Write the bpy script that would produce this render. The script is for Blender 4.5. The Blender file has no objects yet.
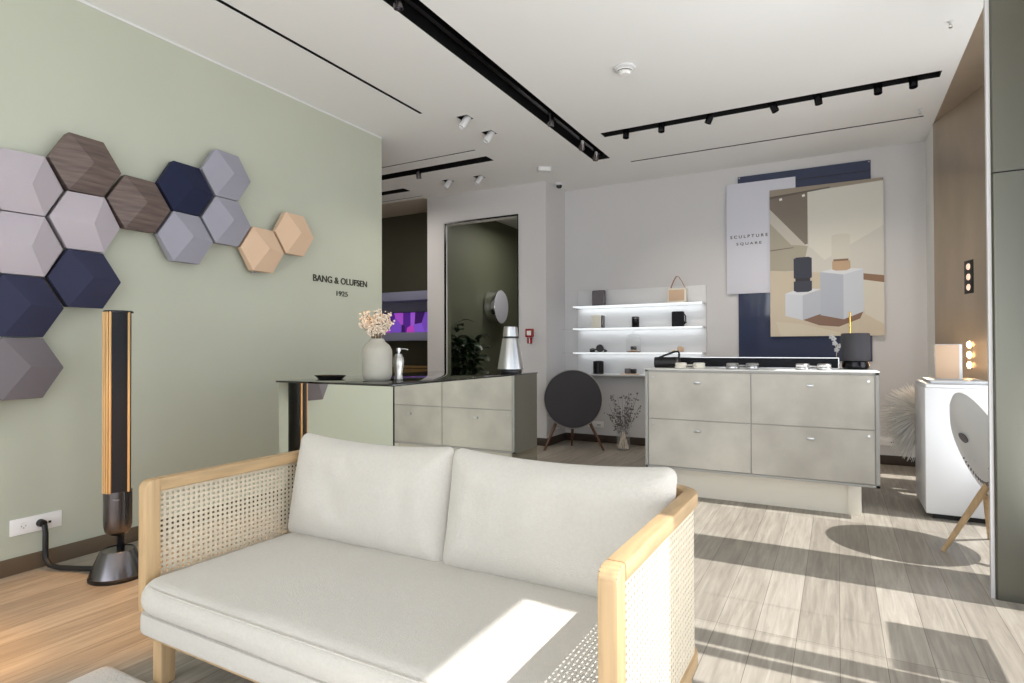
import bpy, bmesh, math, random
from mathutils import Vector, Matrix, noise
R = math.radians
SC = bpy.context.scene
COL = SC.collection

# ------------------------------------------------------------ camera, world, sun, exposure
cam = bpy.data.cameras.new('camera'); co = bpy.data.objects.new('camera', cam); COL.objects.link(co)
yaw, pitch, roll = 0.4993108, 0.0098727, -0.0032174
fw = Vector((-math.sin(yaw)*math.cos(pitch), math.cos(yaw)*math.cos(pitch), math.sin(pitch)))
rt = Vector((math.cos(yaw), math.sin(yaw), 0)); up = rt.cross(fw)
r2 = rt*math.cos(roll) + up*math.sin(roll); u2 = up*math.cos(roll) - rt*math.sin(roll)
m3 = Matrix((r2, u2, -fw)).transposed()
co.matrix_world = Matrix.Translation((0, 0, 1.15)) @ m3.to_4x4()
cam.sensor_width = 36; cam.lens = 596.7/1024*36; cam.clip_start = .02
SC.camera = co
SC.view_settings.view_transform = 'Standard'; SC.view_settings.look = 'None'
SC.view_settings.gamma = 1; SC.view_settings.use_curve_mapping = False
SC.view_settings.exposure = 0.0

W = bpy.data.worlds.new('sky'); SC.world = W; W.use_nodes = True
W.node_tree.nodes['Background'].inputs[0].default_value = (.80, .89, 1, 1)
W.node_tree.nodes['Background'].inputs[1].default_value = 2.0

def light(name, kind, loc, power, color, rot=None, aim=None, parent=None, **kw):
    l = bpy.data.lights.new(name, kind); l.energy = power; l.color = color
    for k, v in kw.items(): setattr(l, k, v)
    o = bpy.data.objects.new(name, l); COL.objects.link(o); o.location = loc
    if rot: o.rotation_euler = rot
    if aim is not None:
        o.rotation_euler = (Vector(aim)-Vector(loc)).to_track_quat('-Z', 'Y').to_euler()
    return o
light('sun', 'SUN', (6, 3, 8), 7.0, (1, .985, .97), rot=(0, R(36.87), 0), angle=R(.5))
# area fills added at street front and side windows, tilted up to brighten the ceiling
light('fill_street_front', 'AREA', (-1.2, -2.2, 1.3), 66, (.97, .98, 1), rot=(R(118), 0, 0), shape='RECTANGLE', size=4.4, size_y=2.4)
light('fill_side_window', 'AREA', (1.36, 2.2, .9), 105, (.97, .98, 1), rot=(R(128), 0, R(90)), shape='RECTANGLE', size=5.0, size_y=1.6)

# ------------------------------------------------------------ materials
def srgb(c):
    return tuple((x/255/12.92 if x/255 <= .04045 else ((x/255+.055)/1.055)**2.4) for x in c) + (1,)
def mat(name, c, rough=.6, metal=0, spec=.5, noise_amt=0, noise_scale=8, bump=0, bump_scale=60, coat=0, emit=0, emit_c=None, stretch=None, c2=None, alpha=1, sheen=0, trans=0):
    m = bpy.data.materials.new(name); m.use_nodes = True; nt = m.node_tree; b = nt.nodes['Principled BSDF']
    col = srgb(c); I = b.inputs
    I['Base Color'].default_value = col; I['Roughness'].default_value = rough; I['Metallic'].default_value = metal
    I['Specular IOR Level'].default_value = spec; I['Coat Weight'].default_value = coat; I['Alpha'].default_value = alpha
    I['Sheen Weight'].default_value = sheen; I['Transmission Weight'].default_value = trans
    if emit: I['Emission Strength'].default_value = emit; I['Emission Color'].default_value = srgb(emit_c or c)
    if noise_amt or bump or c2:
        tc = nt.nodes.new('ShaderNodeTexCoord'); mp = nt.nodes.new('ShaderNodeMapping')
        nt.links.new(tc.outputs['Object'], mp.inputs[0])
        if stretch: mp.inputs['Scale'].default_value = stretch
    if noise_amt or c2:
        n = nt.nodes.new('ShaderNodeTexNoise'); n.inputs['Scale'].default_value = noise_scale; n.inputs['Detail'].default_value = 5
        nt.links.new(mp.outputs[0], n.inputs[0])
        rp = nt.nodes.new('ShaderNodeValToRGB'); rp.color_ramp.elements[0].position = .3; rp.color_ramp.elements[1].position = .7
        a = noise_amt
        if c2: lo, hi = srgb(c2), col
        else: lo = tuple(max(0, x*(1-a)) for x in col[:3])+(1,); hi = tuple(min(1, x*(1+a)) for x in col[:3])+(1,)
        rp.color_ramp.elements[0].color = lo; rp.color_ramp.elements[1].color = hi
        nt.links.new(n.outputs['Fac'], rp.inputs[0]); nt.links.new(rp.outputs[0], I['Base Color'])
    if bump:
        n2 = nt.nodes.new('ShaderNodeTexNoise'); n2.inputs['Scale'].default_value = bump_scale
        nt.links.new(mp.outputs[0], n2.inputs[0])
        bp = nt.nodes.new('ShaderNodeBump'); bp.inputs['Strength'].default_value = bump; bp.inputs['Distance'].default_value = .004
        nt.links.new(n2.outputs['Fac'], bp.inputs['Height']); nt.links.new(bp.outputs[0], I['Normal'])
    return m

def wood_floor():
    m = bpy.data.materials.new('oak floor boards'); m.use_nodes = True; nt = m.node_tree; b = nt.nodes['Principled BSDF']
    N = nt.nodes.new; L = nt.links.new
    tc = N('ShaderNodeTexCoord'); mp = N('ShaderNodeMapping'); mp.inputs['Rotation'].default_value = (0, 0, R(90))
    L(tc.outputs['Object'], mp.inputs[0])
    br = N('ShaderNodeTexBrick'); L(mp.outputs[0], br.inputs[0])
    br.inputs['Scale'].default_value = 1; br.inputs['Brick Width'].default_value = 1.9; br.inputs['Row Height'].default_value = .15
    br.inputs['Mortar Size'].default_value = .0012; br.inputs['Mortar Smooth'].default_value = .3; br.inputs['Bias'].default_value = 0
    br.offset = .37; br.offset_frequency = 1
    br.inputs['Color1'].default_value = (.42, .42, .42, 1); br.inputs['Color2'].default_value = (.58, .58, .58, 1); br.inputs['Mortar'].default_value = (.1, .1, .1, 1)
    mp2 = N('ShaderNodeMapping'); mp2.inputs['Scale'].default_value = (12, .8, 1); L(tc.outputs['Object'], mp2.inputs[0])
    n = N('ShaderNodeTexNoise'); n.inputs['Scale'].default_value = 3.2; n.inputs['Detail'].default_value = 8; n.inputs['Roughness'].default_value = .62; n.inputs['Distortion'].default_value = .6
    L(mp2.outputs[0], n.inputs[0])
    mx = N('ShaderNodeMix'); mx.data_type = 'RGBA'; mx.blend_type = 'OVERLAY'; mx.inputs[0].default_value = .8
    L(br.outputs['Color'], mx.inputs[6]); L(n.outputs['Fac'], mx.inputs[7])
    rp = N('ShaderNodeValToRGB'); e = rp.color_ramp.elements
    e[0].position = .08; e[0].color = srgb((84, 78, 72)); e[1].position = .9; e[1].color = srgb((194, 187, 175))
    k = rp.color_ramp.elements.new(.5); k.color = srgb((150, 142, 130))
    L(mx.outputs[2], rp.inputs[0]); L(rp.outputs[0], b.inputs['Base Color'])
    b.inputs['Roughness'].default_value = .42; b.inputs['Specular IOR Level'].default_value = .4
    bp = N('ShaderNodeBump'); bp.inputs['Strength'].default_value = .25; bp.inputs['Distance'].default_value = .002
    L(mx.outputs[2], bp.inputs['Height']); L(bp.outputs[0], b.inputs['Normal'])
    return m
def pane_mat():
    m = bpy.data.materials.new('clear pane'); m.use_nodes = True; nt = m.node_tree; nt.nodes.clear()
    o = nt.nodes.new('ShaderNodeOutputMaterial'); t = nt.nodes.new('ShaderNodeBsdfTransparent'); g = nt.nodes.new('ShaderNodeBsdfGlossy')
    g.inputs['Roughness'].default_value = .02; mx = nt.nodes.new('ShaderNodeMixShader'); mx.inputs[0].default_value = .06
    nt.links.new(t.outputs[0], mx.inputs[1]); nt.links.new(g.outputs[0], mx.inputs[2]); nt.links.new(mx.outputs[0], o.inputs[0])
    return m
def crystal_mat():
    m = bpy.data.materials.new('purple crystal picture'); m.use_nodes = True; nt = m.node_tree; b = nt.nodes['Principled BSDF']
    tc = nt.nodes.new('ShaderNodeTexCoord'); v = nt.nodes.new('ShaderNodeTexVoronoi'); v.inputs['Scale'].default_value = 5.5
    mp = nt.nodes.new('ShaderNodeMapping'); mp.inputs['Scale'].default_value = (1, 1, .55); mp.inputs['Rotation'].default_value = (0, .6, 0)
    nt.links.new(tc.outputs['Object'], mp.inputs[0]); nt.links.new(mp.outputs[0], v.inputs[0])
    rp = nt.nodes.new('ShaderNodeValToRGB'); e = rp.color_ramp.elements
    e[0].color = srgb((38, 14, 60)); e[1].color = srgb((176, 30, 130)); e[1].position = .85
    k = e.new(.3); k.color = srgb((70, 30, 120)); k = e.new(.55); k.color = srgb((120, 80, 190))
    s = nt.nodes.new('ShaderNodeSeparateColor'); nt.links.new(v.outputs['Color'], s.inputs[0]); nt.links.new(s.outputs[0], rp.inputs[0])
    nt.links.new(rp.outputs[0], b.inputs['Base Color']); nt.links.new(rp.outputs[0], b.inputs['Emission Color']); b.inputs['Emission Strength'].default_value = .9
    b.inputs['Roughness'].default_value = .3
    return m

M = dict(
 floor=wood_floor(), pane=pane_mat(), crystal=crystal_mat(),
 ceiling=mat('ceiling paint', (236, 236, 235), .9),
 sage=mat('sage wall paint', (184, 187, 171), .8, noise_amt=.02, noise_scale=2),
 grey=mat('pale grey wall paint', (208, 206, 206), .85),
 white=mat('white lacquer', (218, 218, 219), .35), matte_white=mat('matt white', (232, 231, 228), .7),
 olive=mat('dark olive paint', (74, 74, 60), .5), olive_light=mat('olive paint', (104, 106, 88), .6),
 beige=mat('beige paint and ceiling shade', (190, 180, 165), .8),
 brown_metal=mat('bronze panelling', (178, 163, 145), .38, metal=.55, noise_amt=.12, noise_scale=3, stretch=(1, 1, .4)),
 pillar=mat('satin grey olive metal', (102, 101, 92), .33, metal=.85),
 dark_skirt=mat('dark brown skirting', (62, 50, 42), .5), tan_skirt=mat('taupe skirting', (92, 78, 62), .6),
 black=mat('black', (14, 14, 15), .45), black_gloss=mat('black glass', (10, 11, 12), .04, spec=.6, coat=.3),
 black_metal=mat('black anodised metal', (34, 33, 36), .25, metal=.7), gun=mat('gunmetal', (112, 108, 110), .24, metal=1),
 chrome=mat('chrome', (220, 220, 220), .1, metal=1), alu=mat('brushed aluminium', (196, 196, 196), .3, metal=1),
 mirror=mat('mirror', (238, 240, 234), .015, metal=1),
 oak=mat('light oak', (186, 156, 116), .5, noise_amt=.16, noise_scale=4, stretch=(10, 1.2, 10)),
 oakz=mat('light oak upright', (188, 158, 118), .5, noise_amt=.16, noise_scale=4, stretch=(14, 14, .8)),
 slat=mat('oak slat', (206, 166, 112), .5, noise_amt=.15, noise_scale=6, stretch=(10, 10, .6)),
 cane=mat('cane webbing', (212, 200, 178), .65, noise_amt=.06, noise_scale=60),
 fabric=mat('off white boucle', (196, 191, 182), .95, bump=.45, bump_scale=260, sheen=.2, noise_amt=.03, noise_scale=90),
 charcoal=mat('charcoal cloth', (66, 64, 68), .9, bump=.3, bump_scale=400, noise_amt=.08, noise_scale=300),
 darkcloth=mat('black cloth', (24, 25, 30), .9, bump=.3, bump_scale=400),
 walnut=mat('dark walnut', (96, 66, 48), .5, noise_amt=.25, noise_scale=5, stretch=(10, 10, 1)),
 hex_pink=mat('pale mauve wool', (174, 166, 172), .95, bump=.3, bump_scale=300), hex_lilac=mat('grey lilac wool', (150, 149, 160), .95, bump=.3, bump_scale=300),
 hex_navy=mat('navy wool', (46, 48, 72), .95, bump=.3, bump_scale=300), hex_navy2=mat('deep navy wool', (24, 30, 58), .95, bump=.3, bump_scale=300),
 hex_brown=mat('smoked oak veneer', (112, 96, 90), .55, c2=(82, 68, 64), noise_scale=5, stretch=(1, 1, 14)),
 hex_grey=mat('taupe grey wool', (112, 106, 110), .95, bump=.3, bump_scale=300), hex_beige=mat('sand wool', (214, 184, 156), .95, bump=.3, bump_scale=300),
 concrete=mat('pale concrete veneer', (206, 201, 190), .55, c2=(178, 172, 162), noise_scale=3.2),
 concrete_body=mat('grey counter carcass', (170, 168, 163), .55), cream=mat('cream gloss plinth', (236, 230, 216), .3),
 navy_gloss=mat('navy gloss panel', (62, 69, 94), .08, spec=.6), lilac_white=mat('cool white panel', (214, 214, 224), .5),
 ceramic=mat('grey ceramic', (166, 162, 150), .55, noise_amt=.05, noise_scale=12), silver=mat('silver ceramic', (186, 184, 178), .25, metal=.6),
 dried=mat('dried cream flower', (222, 206, 186), .9), stem=mat('dried stem', (120, 104, 84), .9), twig=mat('grey dried twig', (112, 108, 108), .9),
 leaf=mat('dark green leaf', (34, 52, 30), .35), leaf_stem=mat('plant cane', (104, 106, 84), .7), soil=mat('dark pot', (50, 48, 44), .6),
 glass=mat('clear glass', (245, 248, 248), .02, trans=1, alpha=.35), acrylic=mat('clear acrylic', (230, 234, 236), .05, alpha=.10),
 led=mat('LED strip', (255, 255, 255), .5, emit=.7, emit_c=(240, 250, 255)), warm_led=mat('warm lamp lens', (255, 220, 180), .5, emit=40, emit_c=(255, 196, 130)),
 dim_led=mat('dim lamp lens', (255, 230, 210), .5, emit=.6, emit_c=(255, 214, 190)),
 spot_lens=mat('spot lens', (255, 250, 240), .3, emit=3, emit_c=(255, 246, 232)),
 red=mat('red plastic', (150, 22, 30), .4), tan_leather=mat('tan leather', (168, 108, 70), .6), gold=mat('brass', (222, 178, 92), .25, metal=1),
 bluegrey=mat('blue grey shelf', (138, 142, 168), .6), goldpaint=mat('gold ceramic', (120, 96, 56), .4),
 rug=mat('pale grey shaggy rug', (206, 200, 194), 1, bump=1, bump_scale=90), letter=mat('dark lettering', (48, 46, 38), .6),
 plug=mat('white socket plastic', (238, 236, 234), .4), pampas=mat('white pampas', (246, 243, 236), .9, emit=.0), pavement=mat('street paving', (190, 186, 178), .9, noise_amt=.1),
)

# ------------------------------------------------------------ mesh helpers
class B:
    """collects shapes; every shape is added to one mesh"""
    def __init__(s): s.bm = bmesh.new(); s.mats = []; s.mi = 0
    def m(s, key):
        if key not in s.mats: s.mats.append(key)
        s.mi = s.mats.index(key); return s
    def _merge(s, t, mx=None):
        if mx is not None: t.transform(mx)
        for f in t.faces: f.material_index = s.mi
        me = bpy.data.meshes.new('t'); t.to_mesh(me); t.free(); s.bm.from_mesh(me); bpy.data.meshes.remove(me)
        return s
    def box(s, x0, x1, y0, y1, z0, z1, bev=0, seg=2, mx=None):
        t = bmesh.new(); bmesh.ops.create_cube(t, size=1)
        for v in t.verts: v.co = Vector(((x0+x1)/2+v.co.x*(x1-x0), (y0+y1)/2+v.co.y*(y1-y0), (z0+z1)/2+v.co.z*(z1-z0)))
        if bev: bmesh.ops.bevel(t, geom=t.edges[:], offset=bev, segments=seg, profile=.5, affect='EDGES')
        return s._merge(t, mx)
    def vbox(s, x0, x1, y0, y1, z0, z1, rad, bev=0, seg=4, mx=None):
        """box with rounded upright edges"""
        t = bmesh.new(); bmesh.ops.create_cube(t, size=1)
        for v in t.verts: v.co = Vector(((x0+x1)/2+v.co.x*(x1-x0), (y0+y1)/2+v.co.y*(y1-y0), (z0+z1)/2+v.co.z*(z1-z0)))
        ed = [e for e in t.edges if abs(e.verts[0].co.z-e.verts[1].co.z) > 1e-6]
        bmesh.ops.bevel(t, geom=ed, offset=rad, segments=seg, profile=.5, affect='EDGES')
        if bev:
            ed = [e for e in t.edges if abs(e.verts[0].co.z-e.verts[1].co.z) < 1e-6 and len(e.link_faces) == 2 and any(abs(f.normal.z) > .9 for f in e.link_faces)]
            bmesh.ops.bevel(t, geom=ed, offset=bev, segments=2, profile=.5, affect='EDGES')
        return s._merge(t, mx)
    def lathe(s, prof, n=32, mx=None, a0=0, a1=2*math.pi):
        t = bmesh.new(); full = abs(a1-a0-2*math.pi) < 1e-6; rings = []
        cnt = n if full else n+1
        for r, z in prof:
            if r < 1e-6: rings.append([t.verts.new((0, 0, z))])
            else: rings.append([t.verts.new((r*math.cos(a0+(a1-a0)*k/n), r*math.sin(a0+(a1-a0)*k/n), z)) for k in range(cnt)])
        for A, Bq in zip(rings, rings[1:]):
            for k in range(n):
                k2 = (k+1) % cnt
                a = [A[0]] if len(A) == 1 else [A[k], A[k2]]
                b = [Bq[0]] if len(Bq) == 1 else [Bq[k2], Bq[k]]
                if len(a)+len(b) >= 3:
                    try: t.faces.new(a+b)
                    except ValueError: pass
        bmesh.ops.recalc_face_normals(t, faces=t.faces)
        return s._merge(t, mx)
    def tube(s, pts, r, n=8, mx=None, cap=True):
        t = bmesh.new(); P = [Vector(p) for p in pts]; rings = []
        rr = r if isinstance(r, (list, tuple)) else [r]*len(P)
        ref = None
        for i, p in enumerate(P):
            d = (P[min(i+1, len(P)-1)]-P[max(i-1, 0)]).normalized()
            if ref is None: ref = Vector((0, 0, 1)) if abs(d.z) < .9 else Vector((1, 0, 0))
            a = (ref-d*ref.dot(d)); a = a.normalized() if a.length > 1e-4 else d.orthogonal().normalized()
            ref = a; b = d.cross(a)
            rings.append([t.verts.new(p+(a*math.cos(2*math.pi*k/n)+b*math.sin(2*math.pi*k/n))*rr[i]) for k in range(n)])
        for A, C in zip(rings, rings[1:]):
            for k in range(n): t.faces.new((A[k], A[(k+1) % n], C[(k+1) % n], C[k]))
        if cap: t.faces.new(rings[0][::-1]); t.faces.new(rings[-1])
        bmesh.ops.recalc_face_normals(t, faces=t.faces)
        return s._merge(t, mx)
    def prism(s, poly, d, mx=None, bev=0):
        """polygon in the XY plane pushed up by d"""
        t = bmesh.new(); vs = [t.verts.new((x, y, 0)) for x, y in poly]; f = t.faces.new(vs)
        e = bmesh.ops.extrude_face_region(t, geom=[f])
        for v in [g for g in e['geom'] if isinstance(g, bmesh.types.BMVert)]: v.co.z += d
        bmesh.ops.recalc_face_normals(t, faces=t.faces)
        if bev: bmesh.ops.bevel(t, geom=t.edges[:], offset=bev, segments=2, profile=.5, affect='EDGES')
        return s._merge(t, mx)
    def sweep(s, path, sect, mx=None):
        """rectangular section (w across, h upright, bevel) along a flat path"""
        w, h, bv = sect
        prof = []
        for cx, cy, a in ((w/2-bv, h/2-bv, 0), (-w/2+bv, h/2-bv, 90), (-w/2+bv, -h/2+bv, 180), (w/2-bv, -h/2+bv, 270)):
            for k in range(3): prof.append((cx+bv*math.cos(R(a+k*45)), cy+bv*math.sin(R(a+k*45))))
        t = bmesh.new(); rings = []; P = [Vector(p) for p in path]
        for i, p in enumerate(P):
            d0 = (P[i]-P[i-1]).normalized() if i else (P[1]-P[0]).normalized()
            d1 = (P[i+1]-P[i]).normalized() if i < len(P)-1 else d0
            d = (d0+d1).normalized(); nrm = Vector((0, 0, 1)).cross(d); sc = 1/max(.4, d.dot(d0))
            rings.append([t.verts.new(p+nrm*a*sc+Vector((0, 0, b))) for a, b in prof])
        n = len(prof)
        for A, C in zip(rings, rings[1:]):
            for k in range(n): t.faces.new((A[k], A[(k+1) % n], C[(k+1) % n], C[k]))
        t.faces.new(rings[0][::-1]); t.faces.new(rings[-1])
        bmesh.ops.recalc_face_normals(t, faces=t.faces)
        return s._merge(t, mx)
    def raw(s, verts, faces, mx=None):
        t = bmesh.new(); vs = [t.verts.new(v) for v in verts]
        for f in faces: t.faces.new([vs[i] for i in f])
        return s._merge(t, mx)
    def build(s, name, mats=None, parent=None, loc=(0, 0, 0), rot=(0, 0, 0), sharp=35):
        me = bpy.data.meshes.new(name); s.bm.to_mesh(me); s.bm.free()
        for k in (s.mats if s.mats else [mats]): me.materials.append(M[k])
        for p in me.polygons: p.use_smooth = True
        me.set_sharp_from_angle(angle=R(sharp))
        o = bpy.data.objects.new(name, me); COL.objects.link(o); o.location = loc; o.rotation_euler = rot
        if parent is not None: o.parent = parent
        return o

def tag(o, label, cat, group=None, kind=None):
    o['label'] = label; o['category'] = cat
    if group: o['group'] = group
    if kind: o['kind'] = kind
    return o
def thing(name, label, cat, loc=(0, 0, 0), rot=(0, 0, 0), group=None):
    o = bpy.data.objects.new(name, None); COL.objects.link(o); o.location = loc
    o.rotation_euler = rot if isinstance(rot, tuple) else (0, 0, rot)
    return tag(o, label, cat, group)
def struct(b, name, m, label=None, cat=None):
    o = b.build(name, m); o['kind'] = 'structure'
    if label: o['label'] = label
    if cat: o['category'] = cat
    return o
def copy_tree(o, parent=None):
    c = o.copy(); COL.objects.link(c)
    if parent is not None: c.parent = parent
    for ch in [x for x in bpy.data.objects if x.parent == o]: copy_tree(ch, c)
    return c
TR = Matrix.Translation
def RX(a): return Matrix.Rotation(R(a), 4, 'X')
def RY(a): return Matrix.Rotation(R(a), 4, 'Y')
def RZ(a): return Matrix.Rotation(R(a), 4, 'Z')

H = 3.1; XL = -3.7; YB = 6.85
# ------------------------------------------------------------ room shell
struct(B().box(-7, 1.3, -2.4, 9.5, -.12, 0), 'floor', 'floor', 'pale oak plank floor crossed by bands of sunlight', 'floor')
SLOTS = [(-2.225, -2.045, -1.6, 5.88), (-3.045, -3.015, -1.6, 3.99), (-1.885, .666, 5.15, 5.27), (-1.895, .657, 6.085, 6.115),
         (-5.4, -3.127, 4.975, 4.997), (-5.6, -3.13, 5.2, 5.36), (-5.8, -4.65, 5.76, 5.9), (-5.9, -4.67, 6.155, 6.175)]
DL = [(-2.763, 4.245), (-2.766, 4.65), (-3.986, 5.758), (-3.584, 5.8)]
HOLES = SLOTS+[(x-.055, x+.055, y-.055, y+.055) for x, y in DL]
def holed(x0, x1, y0, y1, holes, z, t):
    xs = sorted({x0, x1}|{v for h in holes for v in h[:2] if x0 < v < x1}); ys = sorted({y0, y1}|{v for h in holes for v in h[2:] if y0 < v < y1})
    b = B(); vi = {}; V = []; F = []
    def vid(x, y, zz):
        k = (x, y, zz)
        if k not in vi: vi[k] = len(V); V.append(k)
        return vi[k]
    solid = lambda i, j: 0 <= i < len(xs)-1 and 0 <= j < len(ys)-1 and not any(h[0] < (xs[i]+xs[i+1])/2 < h[1] and h[2] < (ys[j]+ys[j+1])/2 < h[3] for h in holes)
    for i in range(len(xs)-1):
        for j in range(len(ys)-1):
            if not solid(i, j): continue
            a, c, d, e = xs[i], xs[i+1], ys[j], ys[j+1]
            F.append((vid(a, d, z), vid(a, e, z), vid(c, e, z), vid(c, d, z)))
            F.append((vid(a, d, z+t), vid(c, d, z+t), vid(c, e, z+t), vid(a, e, z+t)))
            if not solid(i-1, j): F.append((vid(a, d, z), vid(a, d, z+t), vid(a, e, z+t), vid(a, e, z)))
            if not solid(i+1, j): F.append((vid(c, d, z), vid(c, e, z), vid(c, e, z+t), vid(c, d, z+t)))
            if not solid(i, j-1): F.append((vid(a, d, z), vid(c, d, z), vid(c, d, z+t), vid(a, d, z+t)))
            if not solid(i, j+1): F.append((vid(a, e, z), vid(a, e, z+t), vid(c, e, z+t), vid(c, e, z)))
    return b.raw(V, F)
struct(holed(-7, .752, -2.4, 6.25, HOLES, H, .1), 'ceiling', 'ceiling', 'flat white ceiling cut by black light slots', 'ceiling')
struct(B().box(-4.7, .76, 6.25, 9.5, H, H+.1), 'ceiling.001', 'ceiling')
struct(B().box(-7, -4.7, 6.25, 7.1, H-.01, H+.1), 'ceiling.002', 'beige')  # same ceiling, its shade deep in the passage put into the beige
struct(B().box(.752, 1.2, -2.4, 6.5, H, H+.1), 'ceiling.003', 'brown_metal', 'bronze soffit over the side window bay', 'ceiling')
struct(B().box(-7, 1.2, -2.4, 9.5, H+.2, H+.26), 'ceiling.004', 'black')
struct(B().box(XL-.15, XL, -2.4, 4.27, 0, H), 'wall_left', 'sage', 'sage green wall with hexagonal speaker tiles and brand lettering', 'wall')
struct(B().box(XL-.002, XL+.004, -2.4, 4.272, H-.012, H), 'trim_1', 'white')
struct(B().box(XL, XL+.014, -2.4, 4.27, 0, .085, .003), 'baseboard_left', 'tan_skirt')
struct(B().box(-2.98, .75, YB, YB+.12, 0, H), 'wall_back', 'grey', 'pale grey back wall behind shelf and posters', 'wall')
struct(B().box(-2.98, .75, YB-.014, YB, 0, .09, .003), 'baseboard_back', 'dark_skirt')
struct(B().box(.75, .87, 6.36, YB+.12, 0, H), 'wall_right', 'matte_white')
# block with the tall opening
OX0, OX1, OZ = -4.41, -3.35, 2.735
struct(B().box(-4.69, OX0, 6.3, 6.42, 0, H).box(OX1, -2.98, 6.3, 6.42, 0, H).box(OX0, OX1, 6.3, 6.42, OZ, H).box(-3.1, -2.98, 6.42, YB+.1, 0, H).box(-4.7, -4.69, 6.42, 6.98, 0, H),
       'wall_middle', 'grey', 'grey projecting wall with a tall dark opening', 'wall')
struct(B().box(OX1, -2.98, 6.286, 6.3, 0, .09, .003).box(-2.98, -2.966, 6.286, YB-.014, 0, .09, .003).box(-4.69, OX0, 6.286, 6.3, 0, .09, .003), 'baseboard_middle', 'dark_skirt')
b = B().m('black_metal').box(OX0-.006, OX0+.003, 6.288, 6.32, 0, OZ+.012).box(OX1-.003, OX1+.006, 6.288, 6.32, 0, OZ+.012).box(OX0, OX1, 6.288, 6.32, OZ-.004, OZ+.012)
b.m('matte_white').box(OX0, OX1, 6.32, 6.42, OZ-.006, OZ).box(OX0, OX0+.006, 6.32, 6.34, 0, OZ).m('olive_light').box(OX0, OX0+.006, 6.34, 6.425, 0, OZ)
struct(b, 'trim_2', None, 'slim black frame with pale lining of the tall opening', 'door frame')
struct(B().box(-4.69, -4.61, 6.425, 6.98, 0, H).box(-4.72, -4.61, 6.98, 9.5, 0, H).box(-4.61, -2.9, 9.3, 9.4, 0, H).box(-3.1, -3.02, YB+.1, 9.4, 0, H), 'wall_room_behind', 'olive_light', 'olive walls of the room behind the tall opening', 'wall')
# passage left of the block
struct(B().box(-7, -4.69, 6.9, 7.0, 0, H), 'wall_passage_back', 'olive', 'dark olive panel above the passage shelves', 'wall')
struct(B().box(-7, -6.85, 4.12, 6.9, 0, H).box(-6.85, XL-.15, 4.12, 4.27, 0, H), 'wall_passage_side', 'beige')
# right side: splayed bronze reveal and window front
a = math.atan2(1.2-.75, 6.36-4.8); ln = math.hypot(.45, 1.56)
mx = TR((.75, 6.36, 0)) @ Matrix.Rotation(a, 4, 'Z')
bw = B().box(0, .1, -ln, 0, .88, H, mx=mx).box(0, .1, -ln, 0, 0, .06, mx=mx)
for ya, yb in ((6.36, 6.33), (6.13, 5.74), (5.50, 5.34), (5.25, 4.80)): bw.box(0, .1, (yb-6.36)*1.0408, (ya-6.36)*1.0408, .06, .88, mx=mx)
struct(bw, 'wall_right_reveal', 'brown_metal', 'brushed bronze reveal wall with small recessed lamps', 'wall')
struct(B().m('pillar').vbox(.622, 1.18, 3.43, 3.52, 0, 1.935, .012).vbox(.622, 1.18, 3.43, 3.52, 1.941, H, .012).m('black_metal').box(.63, 1.17, 3.44, 3.51, 1.93, 1.945).m('grey').box(.608, .622, 3.445, 3.475, .0, H), 'pillar', None, 'satin grey-olive metal pillar at the right edge', 'pillar')
b = B()
for y0, y1 in ((4.78, 4.95), (3.34, 3.78), (2.31, 2.383), (2.40, 2.52), (1.6, 2.12), (-.35, -.15), (-2.4, -1.9)): b.box(1.2, 1.28, y0, y1, 0, H)
b.box(1.2, 1.28, -2.4, 4.9, 0, .08)
struct(b, 'window_1', 'black_metal', 'dark metal window frame of the side street front', 'window')
b = B()
for y0, y1 in ((3.78, 4.78), (2.52, 3.34), (2.12, 2.31), (-.15, 1.6), (-1.9, -.35)): b.box(1.235, 1.241, y0, y1, .08, H)
struct(b, 'window_2', 'pane')
b = B().box(XL-.1, -3.5, -2.5, -2.4, 0, H).box(1.0, 1.3, -2.5, -2.4, 0, H).box(-3.5, 1.0, -2.5, -2.4, 2.9, H).box(-1.3, -1.2, -2.5, -2.4, 0, 2.9)
struct(b, 'wall_street', 'matte_white')
struct(B().box(1.28, 14, -12, 14, -.16, -.06).box(-12, 1.28, -12, -2.5, -.16, -.06), 'ground', 'pavement')

# ------------------------------------------------------------ light slots and spots
def channel(name, label, x0, x1, y0, y1, deep=.09, group=None):
    b = B().box(x0, x1, y0, y1, H+deep, H+deep+.005).box(x0, x0+.003, y0, y1, H+.001, H+deep).box(x1-.003, x1, y0, y1, H+.001, H+deep).box(x0, x1, y0, y0+.003, H+.001, H+deep).box(x0, x1, y1-.003, y1, H+.001, H+deep)
    o = thing(name, label, 'ceiling light slot', ((x0+x1)/2, (y0+y1)/2, H), group=group)
    k = b.build('channel', 'black', o, loc=(-(x0+x1)/2, -(y0+y1)/2, -H))
    if min(x1-x0, y1-y0) > .05:
        if x1-x0 > y1-y0: r = B().box(x0+.02, x1-.02, (y0+y1)/2-.015, (y0+y1)/2+.015, H+.03, H+.085)
        else: r = B().box((x0+x1)/2-.015, (x0+x1)/2+.015, y0+.02, y1-.02, H+.03, H+.085)
        r.build('power_rail', 'black_metal', o, loc=(-(x0+x1)/2, -(y0+y1)/2, -H))
    return o
NM = ['wide black recessed track running from camera across the ceiling', 'thin black slot beside the green wall ceiling line', 'black recessed track with a row of black spots',
      'long thin black slot between the spot track and back wall', 'thin black slot at mouth of left passage', 'wide black slot at mouth of left passage',
      'short wide black slot deeper in left passage', 'thin black slot deepest in the left passage']
for s_, n_ in zip(SLOTS, NM): channel('light_slot', n_, *s_)
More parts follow.
